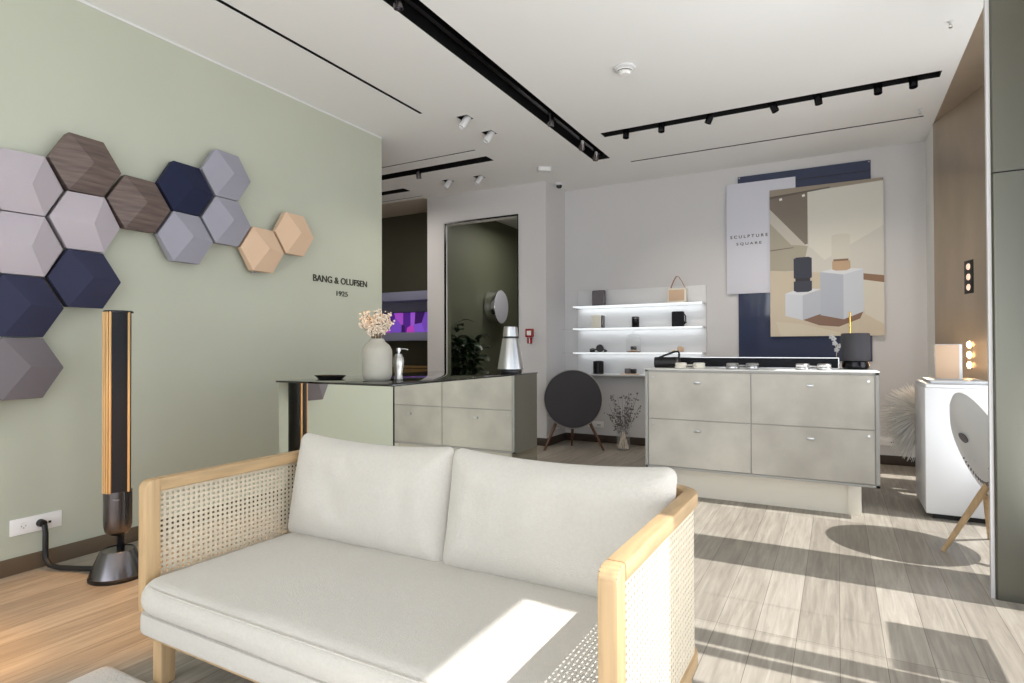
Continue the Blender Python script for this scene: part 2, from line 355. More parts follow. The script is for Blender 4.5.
def spot(label, x, y, z, az, tilt, col='black_metal', power=0, group=None, r=.028, l=.11, box=True, aim=None, color=(1, .9, .78), size=70):
    o = thing('spotlight', label, 'spotlight', (x, y, z), group=group)
    B().tube([(0, 0, 0), (0, 0, -.05)], .007).build('mount', col, o)
    mx = TR((0, 0, -.06)) @ RZ(az) @ RX(tilt)
    B().lathe([(0, l/2), (r*.9, l/2), (r, l/2-.006), (r, -l/2), (r*.82, -l/2), (r*.8, -l/2+.012), (0, -l/2+.012)], 20, mx).build('lamp_head', col, o)
    B().lathe([(0, -l/2+.016), (r*.78, -l/2+.016)], 16, mx).build('lens', 'spot_lens' if power or col == 'white' else 'dim_led', o)
    if power:
        d = (mx.to_3x3() @ Vector((0, 0, -1)))
        p = Vector((x, y, z-.06))+d*(l/2+.02)
        light('spotlight_beam', 'SPOT', p, power, color, aim=aim if aim else p+d, spot_size=R(size), spot_blend=.9, shadow_soft_size=.04)
    return o
G1 = 'black spots of the track by the back wall'
pos = ['leftmost', 'second from left', 'third from left', 'fourth from left', 'fifth from left', 'sixth from left', 'rightmost']
for k, (x, ti) in enumerate(((-1.66, 0), (-1.34, 4), (-.93, 24), (-.44, -22), (-.12, -8), (.28, 0), (.50, 0))):
    spot('black spotlight, %s of seven on the track by the back wall' % pos[k], x, 5.21, H+.045, 90 if k in (2, 3, 4) else 0, ti if k in (2, 3, 4) else -12, power=34 if k in (1, 3, 5) else 0, aim=(x, 6.6, 1.3), group=G1, l=.10)
for k, (y, t) in enumerate(((4.62, 'nearest'), (5.33, 'middle'), (5.7, 'farthest'))):
    spot('silver black spotlight, %s on the wide recessed track' % t, -2.135, y, H+.05, 30, 35 if k else 10, 'gun', group='spots of the wide track', l=.1)
spot('dark spotlight in wide slot of the left passage', -4.05, 5.28, H+.04, 10, 10, 'gun', l=.12)
for (x, y), t in zip(DL, ('nearest of the front pair', 'front pair, nearer the wide track', 'left of the rear pair by the wall', 'right of the rear pair by the wall')):
    o = spot('white swivel downlight in square black cut-out, %s' % t, x, y, H+.03, -35, -32, 'white', power=22, group='white swivel downlights', r=.03, l=.13, aim=(x-.5, y-.6, 0), size=100)
    B().box(-.053, .053, -.053, .053, .0, .03).build('cutout', 'black', o)
    B().box(-.053, -.048, -.053, .053, -.029, .0).box(.048, .053, -.053, .053, -.029, .0).box(-.053, .053, -.053, -.048, -.029, .0).box(-.053, .053, .048, .053, -.029, .0).build('rim', 'black', o)
# added unseen spots on the wide track; warm beams tint the left floor honey
for y, w_ in ((.6, 'nearest the street front'), (1.6, 'above the sofa'), (2.6, 'above the mirror counter')):
    spot('added unseen track spotlight %s' % w_, -2.135, y, H+.05, 0, 8, 'gun', power=0, l=.1, group='added spots of the wide track above the sofa')
    light('spotlight_beam', 'SPOT', (-2.135, y, H-.08), 360, (1, .47, .10), aim=(-2.92, y-.1, 0), spot_size=R(29), spot_blend=.6, shadow_soft_size=.05)

t = thing('smoke_detector', 'round white smoke detector on the ceiling', 'smoke detector', (-1.29, 4.02, H))
B().lathe([(0, 0), (.075, 0), (.075, -.012), (.058, -.02)], 32).build('base', 'white', t)
B().lathe([(.058, -.02), (.052, -.028), (.052, -.034), (.04, -.036), (.038, -.052), (.016, -.056), (0, -.056)], 32).build('sensor_dome', 'matte_white', t)
B().lathe([(.053, -.027), (.053, -.033)], 32).build('vent_ring', 'gun', t)
t = thing('emergency_light', 'small white box light on ceiling near wall corner', 'emergency light', (-2.77, 5.82, H), R(35))
B().box(-.07, .07, -.035, .035, -.05, 0, .006).build('housing', 'white', t); B().box(-.05, .05, -.0365, -.034, -.04, -.012).build('diffuser', 'matte_white', t)
t = thing('dome_camera', 'small dark dome camera on ceiling by wall corner', 'camera', (-2.89, 6.48, H))
B().lathe([(0, 0), (.05, 0), (.052, -.02), (.04, -.028), (0, -.028)], 24).build('base', 'white', t)
B().lathe([(.036, -.026), (.034, -.045), (.022, -.06), (0, -.066)], 24).build('dome', 'black_gloss', t)
for x, y, w in ((.61, 4.39, 'nearer the camera, right of the smoke detector'), (.61, 5.9, 'at right end of thin slot')):
    t = thing('sprinkler', 'small chrome ceiling sprinkler %s' % w, 'sprinkler', (x, y, H), group='ceiling sprinklers'); t.scale = (.6, .6, .7)
    B().lathe([(0, 0), (.028, 0), (.026, -.006), (.01, -.008), (.009, -.03), (0, -.03)], 20).build('body', 'white', t)
    B().tube([(.008, 0, -.028), (.014, 0, -.04), (.006, 0, -.055)], .0025, 6).tube([(-.008, 0, -.028), (-.014, 0, -.04), (-.006, 0, -.055)], .0025, 6).lathe([(0, -.055), (.018, -.055), (.018, -.058), (0, -.058)], 16).build('deflector', 'alu', t)

# ------------------------------------------------------------ hexagon speaker tiles
HR = .181
def hextile(y, z, m, label, rot=0, flip=1):
    x0, xb = XL+.025, XL+.085
    t = thing('speaker_tile', label, 'speaker tile', (XL, y, z), group='hexagonal wall speaker tiles')
    b = B(); V = []; F = []
    r0 = HR-.0025
    hx = lambda r, k: (r*math.cos(R(60*k)), r*math.sin(R(60*k)))
    # facets: centre raised, three edges run to alternate corners
    V.append((.125, flip*.0, 0))
    hi = .100; lo = .086
    for k in range(6):
        yy, zz = hx(r0, k); V.append((hi if k % 2 == rot else lo, yy, zz))
    for k in range(6):
        yy, zz = hx(r0, k); V.append((.045, yy*.985, zz*.985))
    # offset peak for a lively relief
    V[0] = (.150, .012, .010 if rot == 0 else -.010)
    for j in range(3):
        k = rot+2*j
        F.append((0, 1+k % 6, 1+(k+1) % 6, 1+(k+2) % 6))
    for k in range(6): F.append((1+k, 7+k, 7+(k+1) % 6, 1+(k+1) % 6))
    F.append(tuple(7+k for k in range(6))[::-1])
    b.raw(V, F); bmesh.ops.recalc_face_normals(b.bm, faces=b.bm.faces)
    # the quads are not planar: split each along the centre to corner line
    bmesh.ops.bevel(b.bm, geom=[e for e in b.bm.edges], offset=.003, segments=2, profile=.5, affect='EDGES')
    b.build('cover', m, t, sharp=14)
    B().prism([hx(.13, k) for k in range(6)], .046, mx=Matrix(((0, 0, 1, 0), (1, 0, 0, 0), (0, 1, 0, 0), (0, 0, 0, 1)))).build('mount', 'black', t)
    return t
Y0, DY, Z0, DZ = 1.451, .2835*1.035, 1.05, .315
Y0, DY, DZ = 1.415, .2805, .313
hexes = [(0, 0, 'hex_pink', 'pale mauve hexagonal tile, top of the leftmost column'), (0, 1, 'hex_pink', 'pale mauve hexagonal tile between mauve and navy tiles of leftmost column'),
 (0, 2, 'hex_navy', 'navy hexagonal tile in leftmost column above the grey one'), (0, 3, 'hex_grey', 'taupe grey hexagonal tile, bottom left below the navy tile'),
 (1, 0, 'hex_brown', 'smoked oak hexagonal tile, topmost, above the mauve one'), (1, 1, 'hex_pink', 'pale mauve hexagonal tile between smoked oak and navy tiles'),
 (1, 2, 'hex_navy', 'navy hexagonal tile above the tower speaker'), (2, .5, 'hex_brown', 'smoked oak hexagonal tile joining left and right clusters'),
 (3, 0, 'hex_navy2', 'deep navy hexagonal tile in the upper right cluster'), (3, 1, 'hex_lilac', 'pale grey hexagonal tile below the deep navy one'),
 (4, -.5, 'hex_lilac', 'grey lilac hexagonal tile, highest of the right cluster'), (4, .5, 'hex_lilac', 'grey lilac hexagonal tile between navy and sand tiles'),
 (5, 1, 'hex_beige', 'sand coloured hexagonal tile touching the grey tile'), (6, .5, 'hex_beige', 'sand coloured hexagonal tile, rightmost, nearest the lettering'),
 (-1, .5, 'hex_brown', 'smoked oak hexagonal tile cut by left picture edge'), (-1, 1.5, 'hex_beige', 'sand hexagonal tile cut by the left picture edge'),
 (-1, 3.5, 'hex_grey', 'taupe grey hexagonal tile cut by left picture edge, lowest')]
for c, r, m_, lb in hexes:
    base = 1.998 if c % 2 == 0 and c not in (2, 4, 6) else None
    z = {0: 1.992-.3135*r, 1: 2.156-.3135*r, -1: 2.156-.3135*r-.0}.get(c)
    if c == -1: z = 1.992-.3135*(r)
    if c == 2: z = 2.0
    if c == 3: z = 2.160-.3135*r
    if c == 4: z = 2.160-.3135*r
    if c == 5: z = 1.852
    if c == 6: z = 2.012
    t = hextile(1.462+.2868*c, z, m_, lb, rot=0 if m_ != 'hex_pink' else 1)
    if c == 5: B().box(0, .03, -.022, .022, -.012, .0).build('tile_bracket', 'alu', t, loc=(.045, -.05, -.158))

# lettering
def text(s_, name, label, loc, rot, height, width, m_='letter', cat='lettering', depth=.002, line=None, spacing=1, offset=0):
    c = bpy.data.curves.new(name, 'FONT'); c.body = s_; c.extrude = depth; c.align_x = 'CENTER'; c.size = 1; c.space_character = spacing; c.offset = offset
    if line: c.space_line = line
    o = bpy.data.objects.new(name, c); COL.objects.link(o); c.materials.append(M[m_])
    bpy.context.view_layer.update(); d = o.dimensions
    o.scale = (width/d.x, height/d.y, 1); o.location = loc; o.rotation_euler = rot
    me = bpy.data.meshes.new_from_object(o); q = bpy.data.objects.new(name, me); COL.objects.link(q)
    q.matrix_basis = Matrix.LocRotScale(loc, __import__('mathutils').Euler(rot), (width/d.x, height/d.y, 1)); bpy.data.objects.remove(o)
    return tag(q, label, cat) if label else q
text('BANG & OLUFSEN', 'wall_lettering', 'dark brand lettering on the green wall', (XL+.004, 3.755, 1.692), (R(90), 0, R(90)), .055, .625, offset=.012)
text('1925', 'wall_lettering', 'small dark year 1925 under the brand lettering', (XL+.004, 3.758, 1.59), (R(90), 0, R(90)), .042, .13)

# sockets
def socket(label, loc, rz, w=.232, h=.085, nh=2):
    t = thing('wall_socket', label, 'wall socket', loc, rz)
    B().box(-w/2, w/2, -.009, 0, -h/2, h/2, .004).build('plate', 'plug', t)
    b = B()
    for k in range(nh): b.box(w*.12+k*.024, w*.12+k*.024+.013, -.0105, -.008, -.012, .0)
    b.build('port', 'black', t)
    b = B()
    for dx, dz in ((-.009, 0), (.009, 0), (0, -.009)): b.lathe([(0, .011), (.0022, .011), (.0022, .008)], 8, TR((-w*.25+dx, 0, dz)) @ RX(90))
    b.build('pin_holes', 'black', t)
    B().lathe([(.017, .0088), (.019, .0105), (.021, .0088)], 24, TR((-w*.25, 0, 0)) @ RX(90)).build('outlet_ring', 'plug', t)
    return t
t = socket('long white socket plate on green wall with black cable plugged in', (XL, 1.56, .236), R(90))
t = socket('white socket plate on the back wall behind the round black speaker', (-2.58, YB, .215), 0, .2, .075)
t = socket('white socket plate on the back wall beside the pampas grass', (.42, YB, .225), 0, .2, .085)
t = socket('small white socket plate on side of projecting wall', (-2.98, 6.6, .2), R(90), .1, .08, 1)

# ------------------------------------------------------------ tower speaker
tx, ty = -3.2, 1.70
T = thing('tower_speaker', 'slim oak and black tower speaker standing against the green wall', 'speaker', (tx, ty, 0), R(28))
B().lathe([(0, 0), (.125, 0), (.127, .012), (.12, .016)], 48).build('base_ring', 'black', T)
B().lathe([(.122, .014), (.124, .022), (.078, .135), (.074, .14)], 48).lathe([(.074, .14), (.07, .136), (0, .134)], 48).build('base', 'gun', T)
B().tube([(-.03, .07, .12), (-.02, .045, .28)], .018, 12).build('stem', 'black_metal', T)
pr = [(0, .205), (.02, .207), (.04, .216), (.055, .232), (.062, .26), (.063, .30), (.063, .435), (0, .435)]
B().lathe(pr, 40, mx=Matrix.Scale(1, 4)).build('lower_body', 'gun', T)
B().box(.018, .05, -.066, -.062, .40, .402).build('trim_line', 'alu', T)
b = B()
rO = .068
for k in range(9):
    a = R(168+k*13)
    mx = Matrix.Rotation(a, 4, 'Z') @ TR((rO-.012, 0, 0))
    b.box(-.014, .012, -.0046, .0046, .43, 1.335, .0015, 1, mx=mx)
a = R(348)
b.box(-.014, .012, -.005, .005, .43, 1.335, .0015, 1, mx=Matrix.Rotation(a, 4, 'Z') @ TR((rO-.012, 0, 0)))
b.build('wood_slats', 'slat', T)
B().lathe([(0, .432), (.056, .432), (.056, 1.33), (0, 1.33)], 32).build('core', 'black', T)
B().lathe([(.062, .434), (.062, 1.332), (.056, 1.332), (.056, .434)], 24, a0=R(277), a1=R(344)).build('fabric_cover', 'darkcloth', T)
B().lathe([(0, 1.331), (.066, 1.331), (.066, 1.338), (.06, 1.342), (0, 1.342)], 40).build('top_cap', 'black_metal', T)
b = B().tube([(XL+.012, 1.575, .235), (XL+.055, 1.575, .225), (XL+.065, 1.575, .19), (XL+.065, 1.575, .10), (XL+.07, 1.575, .055), (XL+.10, 1.58, .025), (XL+.16, 1.60, .018), (XL+.26, 1.64, .018), (XL+.35, 1.68, .02)], .013, 10)
b.lathe([(0, 0), (.02, 0), (.018, .035), (0, .037)], 16, TR((XL+.01, 1.575, .235)) @ RY(90))
tag(b.build('power_cable', 'black'), 'thick black cable from wall socket to the tower speaker base', 'cable')

# ------------------------------------------------------------ sofa
SX0, SX1, SY0, SY1, SZ = -2.102, -.386, 1.172, 2.0, .70
S = thing('sofa', 'oak two-seat sofa with cane sides and off-white upholstery', 'sofa', (0, 0, 0))
S.matrix_basis = Matrix.Translation((-1.25, 1.6, 0)) @ Matrix.Rotation(R(-.8), 4, 'Z') @ Matrix.Translation((1.25, -1.6, 0))
w = .046
def upath(off=0, r=.085, z=0, y0=SY0):
    x0, x1, y1 = SX0+w/2+off, SX1-w/2-off, SY1-w/2-off; P = [(x1, y0, z)]; rr = r
    for k in range(9): a = R(k*90/8); P.append((x1-rr+rr*math.cos(a), y1-rr+rr*math.sin(a), z))
    for k in range(9): a = R(90+k*90/8); P.append((x0+rr+rr*math.cos(a), y1-rr+rr*math.sin(a), z))
    P.append((x0, y0, z)); return P
B().sweep(upath(z=SZ-.022, y0=SY0+.053), (w, .044, .007)).build('top_rail', 'oak', S)
B().sweep(upath(z=.185, y0=SY0+.053), (w-.004, .045, .006)).build('bottom_rail', 'oak', S)
for x in (SX0+w/2, SX1-w/2):
    prof = [(0, .18), (.055, .16), (.055, SZ-.055), (.055, SZ)]
    pl_ = [(.055, .25), (0, .25), (0, SZ-.032)]+[(.03-.03*math.cos(R(a)), SZ-.03+.03*math.sin(R(a))) for a in (10, 30, 50, 70, 90)]+[(.055, SZ)]
    # YZ outline pushed along X
    mx = Matrix(((0, 0, 1, x-w/2), (1, 0, 0, SY0), (0, 1, 0, 0), (0, 0, 0, 1)))
    B().prism(pl_, w, mx, .007).build('front_post', 'oakz', S)
for x, y in ((SX0+.055, SY0+.06), (SX1-.055, SY0+.06), (SX0+.055, SY1-.08), (SX1-.055, SY1-.08)):
    B().box(x-.026, x+.026, y-.026, y+.026, 0, .19, .006).build('leg', 'oakz', S)
B().box(SX0+.06, SX1-.06, SY0+.01, SY0+.05, .165, .2, .004).build('front_rail', 'oak', S)
# cane wrap
def cane(name, path, z0, z1, pitch=.0192, bar=.0100):
    P = [Vector(p) for p in path]; cum = [0]
    for p, q in zip(P, P[1:]): cum.append(cum[-1]+(q-p).length)
    def at(s):
        for i in range(len(P)-1):
            if s <= cum[i+1] or i == len(P)-2: return P[i].lerp(P[i+1], (s-cum[i])/(cum[i+1]-cum[i]))
    n = int(cum[-1]/pitch); m = int((z1-z0)/pitch*1.08); ph = cum[-1]/n; pv = (z1-z0)/m
    S_ = []; Z_ = []
    for i in range(n): S_ += [i*ph, i*ph+bar]
    S_.append(n*ph)
    for j in range(m): Z_ += [z0+j*pv, z0+j*pv+bar*.92]
    Z_.append(z1)
    V = []; F = []
    for s in S_:
        p = at(min(s, cum[-1]))
        for z in Z_: V.append((p.x, p.y, z))
    nz = len(Z_)
    for i in range(len(S_)-1):
        for j in range(nz-1):
            if i % 2 and j % 2: continue
            F.append((i*nz+j, (i+1)*nz+j, (i+1)*nz+j+1, i*nz+j+1))
    me = bpy.data.meshes.new(name); me.from_pydata(V, [], F); me.materials.append(M['cane'])
    o = bpy.data.objects.new(name, me); COL.objects.link(o); o.parent = S
    md = o.modifiers.new('thick', 'SOLIDIFY'); md.thickness = .003; md.offset = 0
    return o
up_ = upath(off=-.010, r=.095, y0=SY0+.05)
cane('cane_panel', [up_[0]]+up_[1:5], .205, SZ-.042)
cane('cane_panel', up_[5:14], .205, SZ-.042)
cane('cane_panel', up_[14:], .205, SZ-.042)

def cushion(name, m_, W_, D_, Hh, r, er, crown, mxf=None, nu=40, nv=30, seed=1, wr=.0, ext=None, power=.5):
    """rounded box cushion: plan W_ x D_, thickness Hh, plan radius r, edge radius er"""
    def samples(L, n):
        e = [L/2-r*(1-math.sin(k/6*math.pi/2)) for k in range(7)]
        inner = [(-1+2*k/n)*(L/2-r) for k in range(1, n)]
        return sorted([-v for v in e])+inner+e
    xs, ys = samples(W_, nu), samples(D_, nv)
    V = []; idx = {}; F = []
    for sgn in (1, -1):
        for i, x in enumerate(xs):
            for j, y in enumerate(ys):
                edge = i in (0, len(xs)-1) or j in (0, len(ys)-1)
                if edge and sgn < 0: idx[(sgn, i, j)] = idx[(1, i, j)]; continue
                ax, ay = abs(x)-(W_/2-r), abs(y)-(D_/2-r); px, py = x, y
                if ax > 0 and ay > 0:
                    k = max(ax, ay)/math.hypot(ax, ay)
                    px = math.copysign(W_/2-r+ax*k, x); py = math.copysign(D_/2-r+ay*k, y)
                d = r-max(ax, ay, 0) if max(ax, ay) > 0 else r+min(W_/2-r-abs(x), D_/2-r-abs(y))
                d = min(W_/2-abs(x), D_/2-abs(y))
                q = min(1, d/er); prof = (1-(1-q)**2)**power
                cr = crown*(1-(2*x/W_)**2)**.8*(1-(2*y/D_)**2)**.8 if abs(2*x/W_) < 1 and abs(2*y/D_) < 1 else 0
                z = sgn*(Hh/2*prof+cr)
                if wr and q > .15:
                    z += wr*q*noise.noise(Vector((px*4+seed*7, py*4, sgn)))+wr*.5*q*noise.noise(Vector((px*11, py*9+seed, sgn)))
                v = Vector((px, py, z))
                if ext: v = ext(v)
                idx[(sgn, i, j)] = len(V); V.append(mxf @ v if mxf is not None else v)
    for sgn in (1, -1):
        for i in range(len(xs)-1):
            for j in range(len(ys)-1):
                f = [idx[(sgn, i, j)], idx[(sgn, i+1, j)], idx[(sgn, i+1, j+1)], idx[(sgn, i, j+1)]]
                F.append(f if sgn > 0 else f[::-1])
    me = bpy.data.meshes.new(name); me.from_pydata(V, [], F); me.materials.append(M[m_]); me.validate()
    for p in me.polygons: p.use_smooth = True
    o = bpy.data.objects.new(name, me); COL.objects.link(o)
    return o
def seat_ext(v):
    f = max(0, min(1, (-.33-v.y)/.05)); return v
cx = (SX0+SX1)/2
platform = B().vbox(SX0+.035, SX1-.03, SY0-.03, SY1-.05, .2, .27, .05, .012).build('platform', 'fabric', S)
o = cushion('seat_cushion', 'fabric', SX1-SX0-2*w-.01, .84, .105, .085, .045, .018, mxf=TR((cx, 1.12+.42, .325)), ext=seat_ext, wr=.004, nu=60, nv=40); o.parent = S
mw = []
for k in range(41):
    x = -1+2*k/40; mw.append((cx+x*(SX1-SX0-2*w-.07)/2*.95, 1.1285+.012*abs(x)**12, .366+.004))
B().tube(mw, .0028, 6).build('piping', 'fabric', o)
def pinch(W_, D_, a, topdip):
    def f(v):
        u, t = 2*v.x/W_, 2*v.y/D_
        v.x -= math.copysign(a*(1-t*t)*abs(u)**3, u)
        v.y -= math.copysign(a*.6*(1-u*u)*abs(t)**3, t) 
        if t > 0: v.y -= topdip*(1-u*u)*t - .0
        return v
    return f
for x0, x1, sd, rz, ti, ht, wd in ((-2.055, -1.235, 1, -1.0, 75, .43, .83), (-1.245, -.43, 5, 1, 75, .43, .84)):
    mxf = TR(((x0+x1)/2, 1.80, .575)) @ RZ(rz) @ RX(ti+4)
    o = cushion('back_cushion', 'fabric', x1-x0, ht, .11, .04, .12, .035, mxf=mxf, seed=sd, wr=.02, ext=pinch(x1-x0, ht, .006, .02), power=.6)
    o.parent = S

# rug corner
o = cushion('rug', 'rug', 1.9, 1.7, .02, .03, .02, 0, mxf=TR((-1.36, .345, .011)), wr=.004, nu=60, nv=60, seed=3)
tag(o, 'pale grey shaggy rug showing at the lower left corner', 'rug')

# ------------------------------------------------------------ left mirror counter
CX0, CX1, CY0, CY1, CZ = -2.70, -1.893, 2.27, 3.84, .972
T = thing('mirror_counter', 'mirror-clad display counter with black glass top behind the sofa', 'counter', (CX0, CY0, 0))
LOC = (-CX0, -CY0, 0)
B().box(CX0+.02, CX1-.02, CY0+.02, CY1-.02, 0, CZ-.012).build('body', 'black', T, LOC)
B().box(CX0+.001, CX1-.003, CY0, CY0+.006, .0, CZ-.010).build('mirror_panel', 'mirror', T, LOC)
B().box(CX1-.006, CX1, CY0+.003, CY1, .0, CZ-.010).build('mirror_panel', 'mirror', T, LOC)
B().box(CX0, CX0+.006, CY0+.003, CY1, .0, CZ-.010).build('mirror_panel', 'mirror', T, LOC)
B().box(CX1-.004, CX1+.002, CY0-.001, CY0+.004, 0, CZ-.01).build('corner_edge', 'black_metal', T, LOC)
B().box(CX0-.012, CX1+.003, CY0-.012, CY1+.012, CZ-.010, CZ, .002).build('glass_top', 'black_gloss', T, LOC)
# things on it
T = thing('ceramic_vase', 'grey ceramic bottle vase on the mirror counter', 'vase', (-2.20, 2.50, CZ))
B().lathe([(0, 0), (.062, 0), (.074, .01), (.08, .03), (.082, .12), (.080, .165), (.068, .19), (.045, .21), (.038, .222), (.039, .228), (.034, .228), (.033, .21), (.05, .19), (.07, .16), (.07, .02), (0, .015)], 40).build('body', 'ceramic', T)
random.seed(4)
def bouquet(label, cat, loc, n, hgt, spread, ms, mb, blob, rb, name='dried_flowers', jitter=.3, base=.0, side=None):
    T = thing(name, label, cat, loc)
    b = B(); c = B()
    for k in range(n):
        a = random.uniform(0, 6.283); s = spread*math.sqrt(random.random()); h = hgt*random.uniform(.55, 1)
        P = []
        for q in range(5):
            f = q/4; P.append((.012*math.cos(a)*(1-f)+s*math.cos(a)*f**1.5, .012*math.sin(a)*(1-f)+s*math.sin(a)*f**1.5, base+h*f))
        b.tube(P, .0014, 5, cap=False)
        for j in range(blob):
            f = random.uniform(.45, 1.02); q = Vector(P[2]).lerp(Vector(P[4]), (f-.5)*2 if f > .5 else 0)
            q += Vector((random.uniform(-1, 1), random.uniform(-1, 1), random.uniform(-.6, 1)))*spread*jitter*.35
            r = rb*random.uniform(.6, 1.3)
            c.lathe([(0, -r), (r*.8, -r*.4), (r, .1*r), (r*.55, r*.8), (0, r)], 6, TR(q) @ RX(random.uniform(0, 180)) @ RZ(random.uniform(0, 90)))
    b.build('stems', ms, T); c.build('blossoms', mb, T)
    return T
bouquet('bunch of dried cream flowers in the grey ceramic vase', 'dried flowers', (-2.20, 2.50, CZ+.19), 60, .19, .10, 'stem', 'dried', 15, .0062)
T = thing('soap_dispenser', 'silver grey pump dispenser beside the ceramic vase', 'dispenser', (-2.15, 2.62, CZ))
B().lathe([(0, 0), (.024, 0), (.026, .004), (.02, .03), (.028, .075), (.03, .10), (.027, .125), (.024, .13), (0, .132)], 28).build('bottle', 'silver', T)
B().lathe([(.022, .13), (.02, .134), (.019, .142), (.008, .146), (.007, .16), (0, .16)], 20).build('collar', 'alu', T)
B().lathe([(0, .158), (.013, .158), (.013, .176), (0, .178)], 20).tube([(0, 0, .17), (.03, .018, .171), (.045, .027, .166)], .004, 8).build('pump_head', 'alu', T)
T = thing('remote_dish', 'low black oval dish on left of the mirror counter', 'dish', (-2.55, 2.50, CZ), R(8))
B().lathe([(0, 0), (.08, 0), (.105, .018), (.108, .022), (.1, .021), (.078, .006), (0, .005)], 36, Matrix.Diagonal((.95, .5, 1, 1))).build('dish', 'black', T)
T = thing('cone_speaker', 'silver cone-shaped speaker on far end of the mirror counter', 'speaker', (-1.985, 3.62, CZ))
B().lathe([(0, 0), (.074, 0), (.078, .014), (.076, .022), (0, .022)], 40).build('base', 'black', T)
B().lathe([(.075, .022), (.092, .03), (.088, .06), (.058, .235), (.056, .24)], 48).build('lower_shell', 'alu', T)
B().lathe([(.05, .238), (.05, .256)], 40).build('gap', 'black', T)
B().lathe([(.054, .254), (.049, .30), (.047, .318), (.043, .322), (0, .323)], 40).build('top_shell', 'alu', T)

# ------------------------------------------------------------ right counter
RX0, RX1, RY0, RY1, RZ1 = -1.315, .238, 4.57, 5.36, .975
T = thing('drawer_counter', 'floating concrete-faced counter with four drawers on a cream plinth', 'counter', (RX0, RY0, 0)); LOC = (-RX0, -RY0, 0)
b = B().box(RX0, RX1, RY0+.012, RY1, .222, RZ1, .0).box(RX0, RX0+.022, RY0, RY0+.02, .222, RZ1).box(RX1-.022, RX1, RY0, RY0+.02, .222, RZ1).box(RX0, RX1, RY0, RY0+.02, RZ1-.014, RZ1).box(RX0, RX1, RY0, RY0+.02, .222, .238)
b.build('carcass', 'concrete_body', T, LOC)
B().box(RX0-.004, RX1+.004, RY0-.004, RY1, RZ1, RZ1+.008, .002).build('worktop', 'matte_white', T, LOC)
xm, zm = -.547, .598
for x0, x1, z0, z1 in ((RX0+.026, xm-.003, zm+.003, RZ1-.018), (xm+.003, RX1-.026, zm+.003, RZ1-.018), (RX0+.026, xm-.003, .242, zm-.003), (xm+.003, RX1-.026, .242, zm-.003)):
    d = B().box(x0, x1, RY0+.002, RY0+.02, z0, z1, .0015, 1).build('drawer', 'concrete', T, LOC)
    xc = (x0+x1)/2; B().box(xc-.022, xc+.022, RY0-.012, RY0+.004, z1-.085, z1-.068, .003).build('handle', 'alu', d)
    xk = x0+.035 if x0 < -.6 else x1-.035
    B().lathe([(0, 0), (.009, 0), (.009, .004), (0, .005)], 16, TR((xk, RY0+.002, z1-.04)) @ RX(90)).build('lock', 'alu', d)
B().box(-1.22, .055, 4.70, 5.25, 0, .224).build('plinth', 'cream', T, LOC)
B().box(.055, .135, 4.69, 5.25, 0, .224, .002).build('plinth_end', 'cream', T, LOC)
CT = RZ1+.008
T = thing('handle_speaker', 'black cylinder speaker with raised strap lying on counter left end', 'speaker', (-1.20, 4.80, CT), R(8))
B().lathe([(0, -.1), (.038, -.1), (.043, -.094), (.043, .094), (.038, .1), (0, .1)], 28, TR((0, 0, .043)) @ RY(90)).build('body', 'black', T)
B().lathe([(.0435, .075), (.044, .076), (.044, .088), (.0435, .09)], 28, TR((0, 0, .043)) @ RY(90)).build('end_ring', 'gun', T)
B().tube([(-.075, 0, .075), (-.02, 0, .10), (.06, 0, .128), (.085, 0, .13), (.093, 0, .115), (.09, 0, .07)], .008, 8).build('strap', 'black', T)
def headphones(label, x, y, m_):
    T = thing('headphones', label, 'headphones', (x, y, CT), R(4), group='headphones lying on the drawer counter')
    for s in (-1, 1):
        B().lathe([(0, 0), (.032, 0), (.038, .006), (.038, .014), (.032, .018), (.034, .022), (.036, .03), (.03, .036), (0, .037)], 28, TR((s*.068, 0, 0)) @ Matrix.Scale(1.25, 4)).build('ear_cup', m_, T)
    P = [(-.068+.136*k/10, .085*math.sin(math.pi*k/10), .020+.004*math.sin(math.pi*k/10)) for k in range(11)]
    B().tube(P, .006, 8).build('headband', m_, T)
headphones('pale headphones lying at left beside the black strap speaker', -1.0, 4.70, 'cream')
headphones('pale grey headphones lying at the middle of the drawer counter', -.62, 4.70, 'alu')
headphones('pale grey headphones lying at right in front of the soundbar', -.15, 4.70, 'alu')
T = thing('soundbar', 'long low navy-black soundbar with aluminium frame on drawer counter', 'soundbar', (-.6, 5.06, CT))
B().box(-.60, .60, -.055, .055, .006, .078, .004).build('grille', 'darkcloth', T)
B().box(-.61, .61, -.058, .058, 0, .006).box(-.61, .61, -.058, .058, .078, .084).box(-.61, -.604, -.058, .058, .006, .078).box(.604, .61, -.058, .058, .006, .078).build('frame', 'alu', T)
T = thing('drum_speaker', 'charcoal cloth drum speaker on right end of drawer counter', 'speaker', (.115, 5.02, CT))
B().lathe([(0, 0), (.075, 0), (.088, .012), (.090, .03), (.086, .055), (.07, .06), (0, .062)], 40).build('base', 'black_metal', T)
B().lathe([(.07, .06), (.088, .064), (.094, .075), (.094, .25), (.088, .262), (0, .264)], 40).build('drum', 'charcoal', T)
T = thing('brass_rod_stand', 'slim golden lit rod standing behind the drum speaker', 'ornament', (.085, 5.24, CT))
B().lathe([(0, 0), (.03, 0), (.03, .01), (0, .012)], 20).build('foot', 'gold', T); B().tube([(0, 0, .01), (0, 0, .43)], .006, 8).build('rod', 'gold', T)
T = thing('orchid_sprig', 'small white orchid sprig in a bud vase beside drum speaker', 'flower', (-.01, 5.2, CT))
B().lathe([(0, 0), (.02, 0), (.024, .03), (.012, .06), (.008, .09), (.006, .09)], 20).build('bud_vase', 'black_gloss', T)
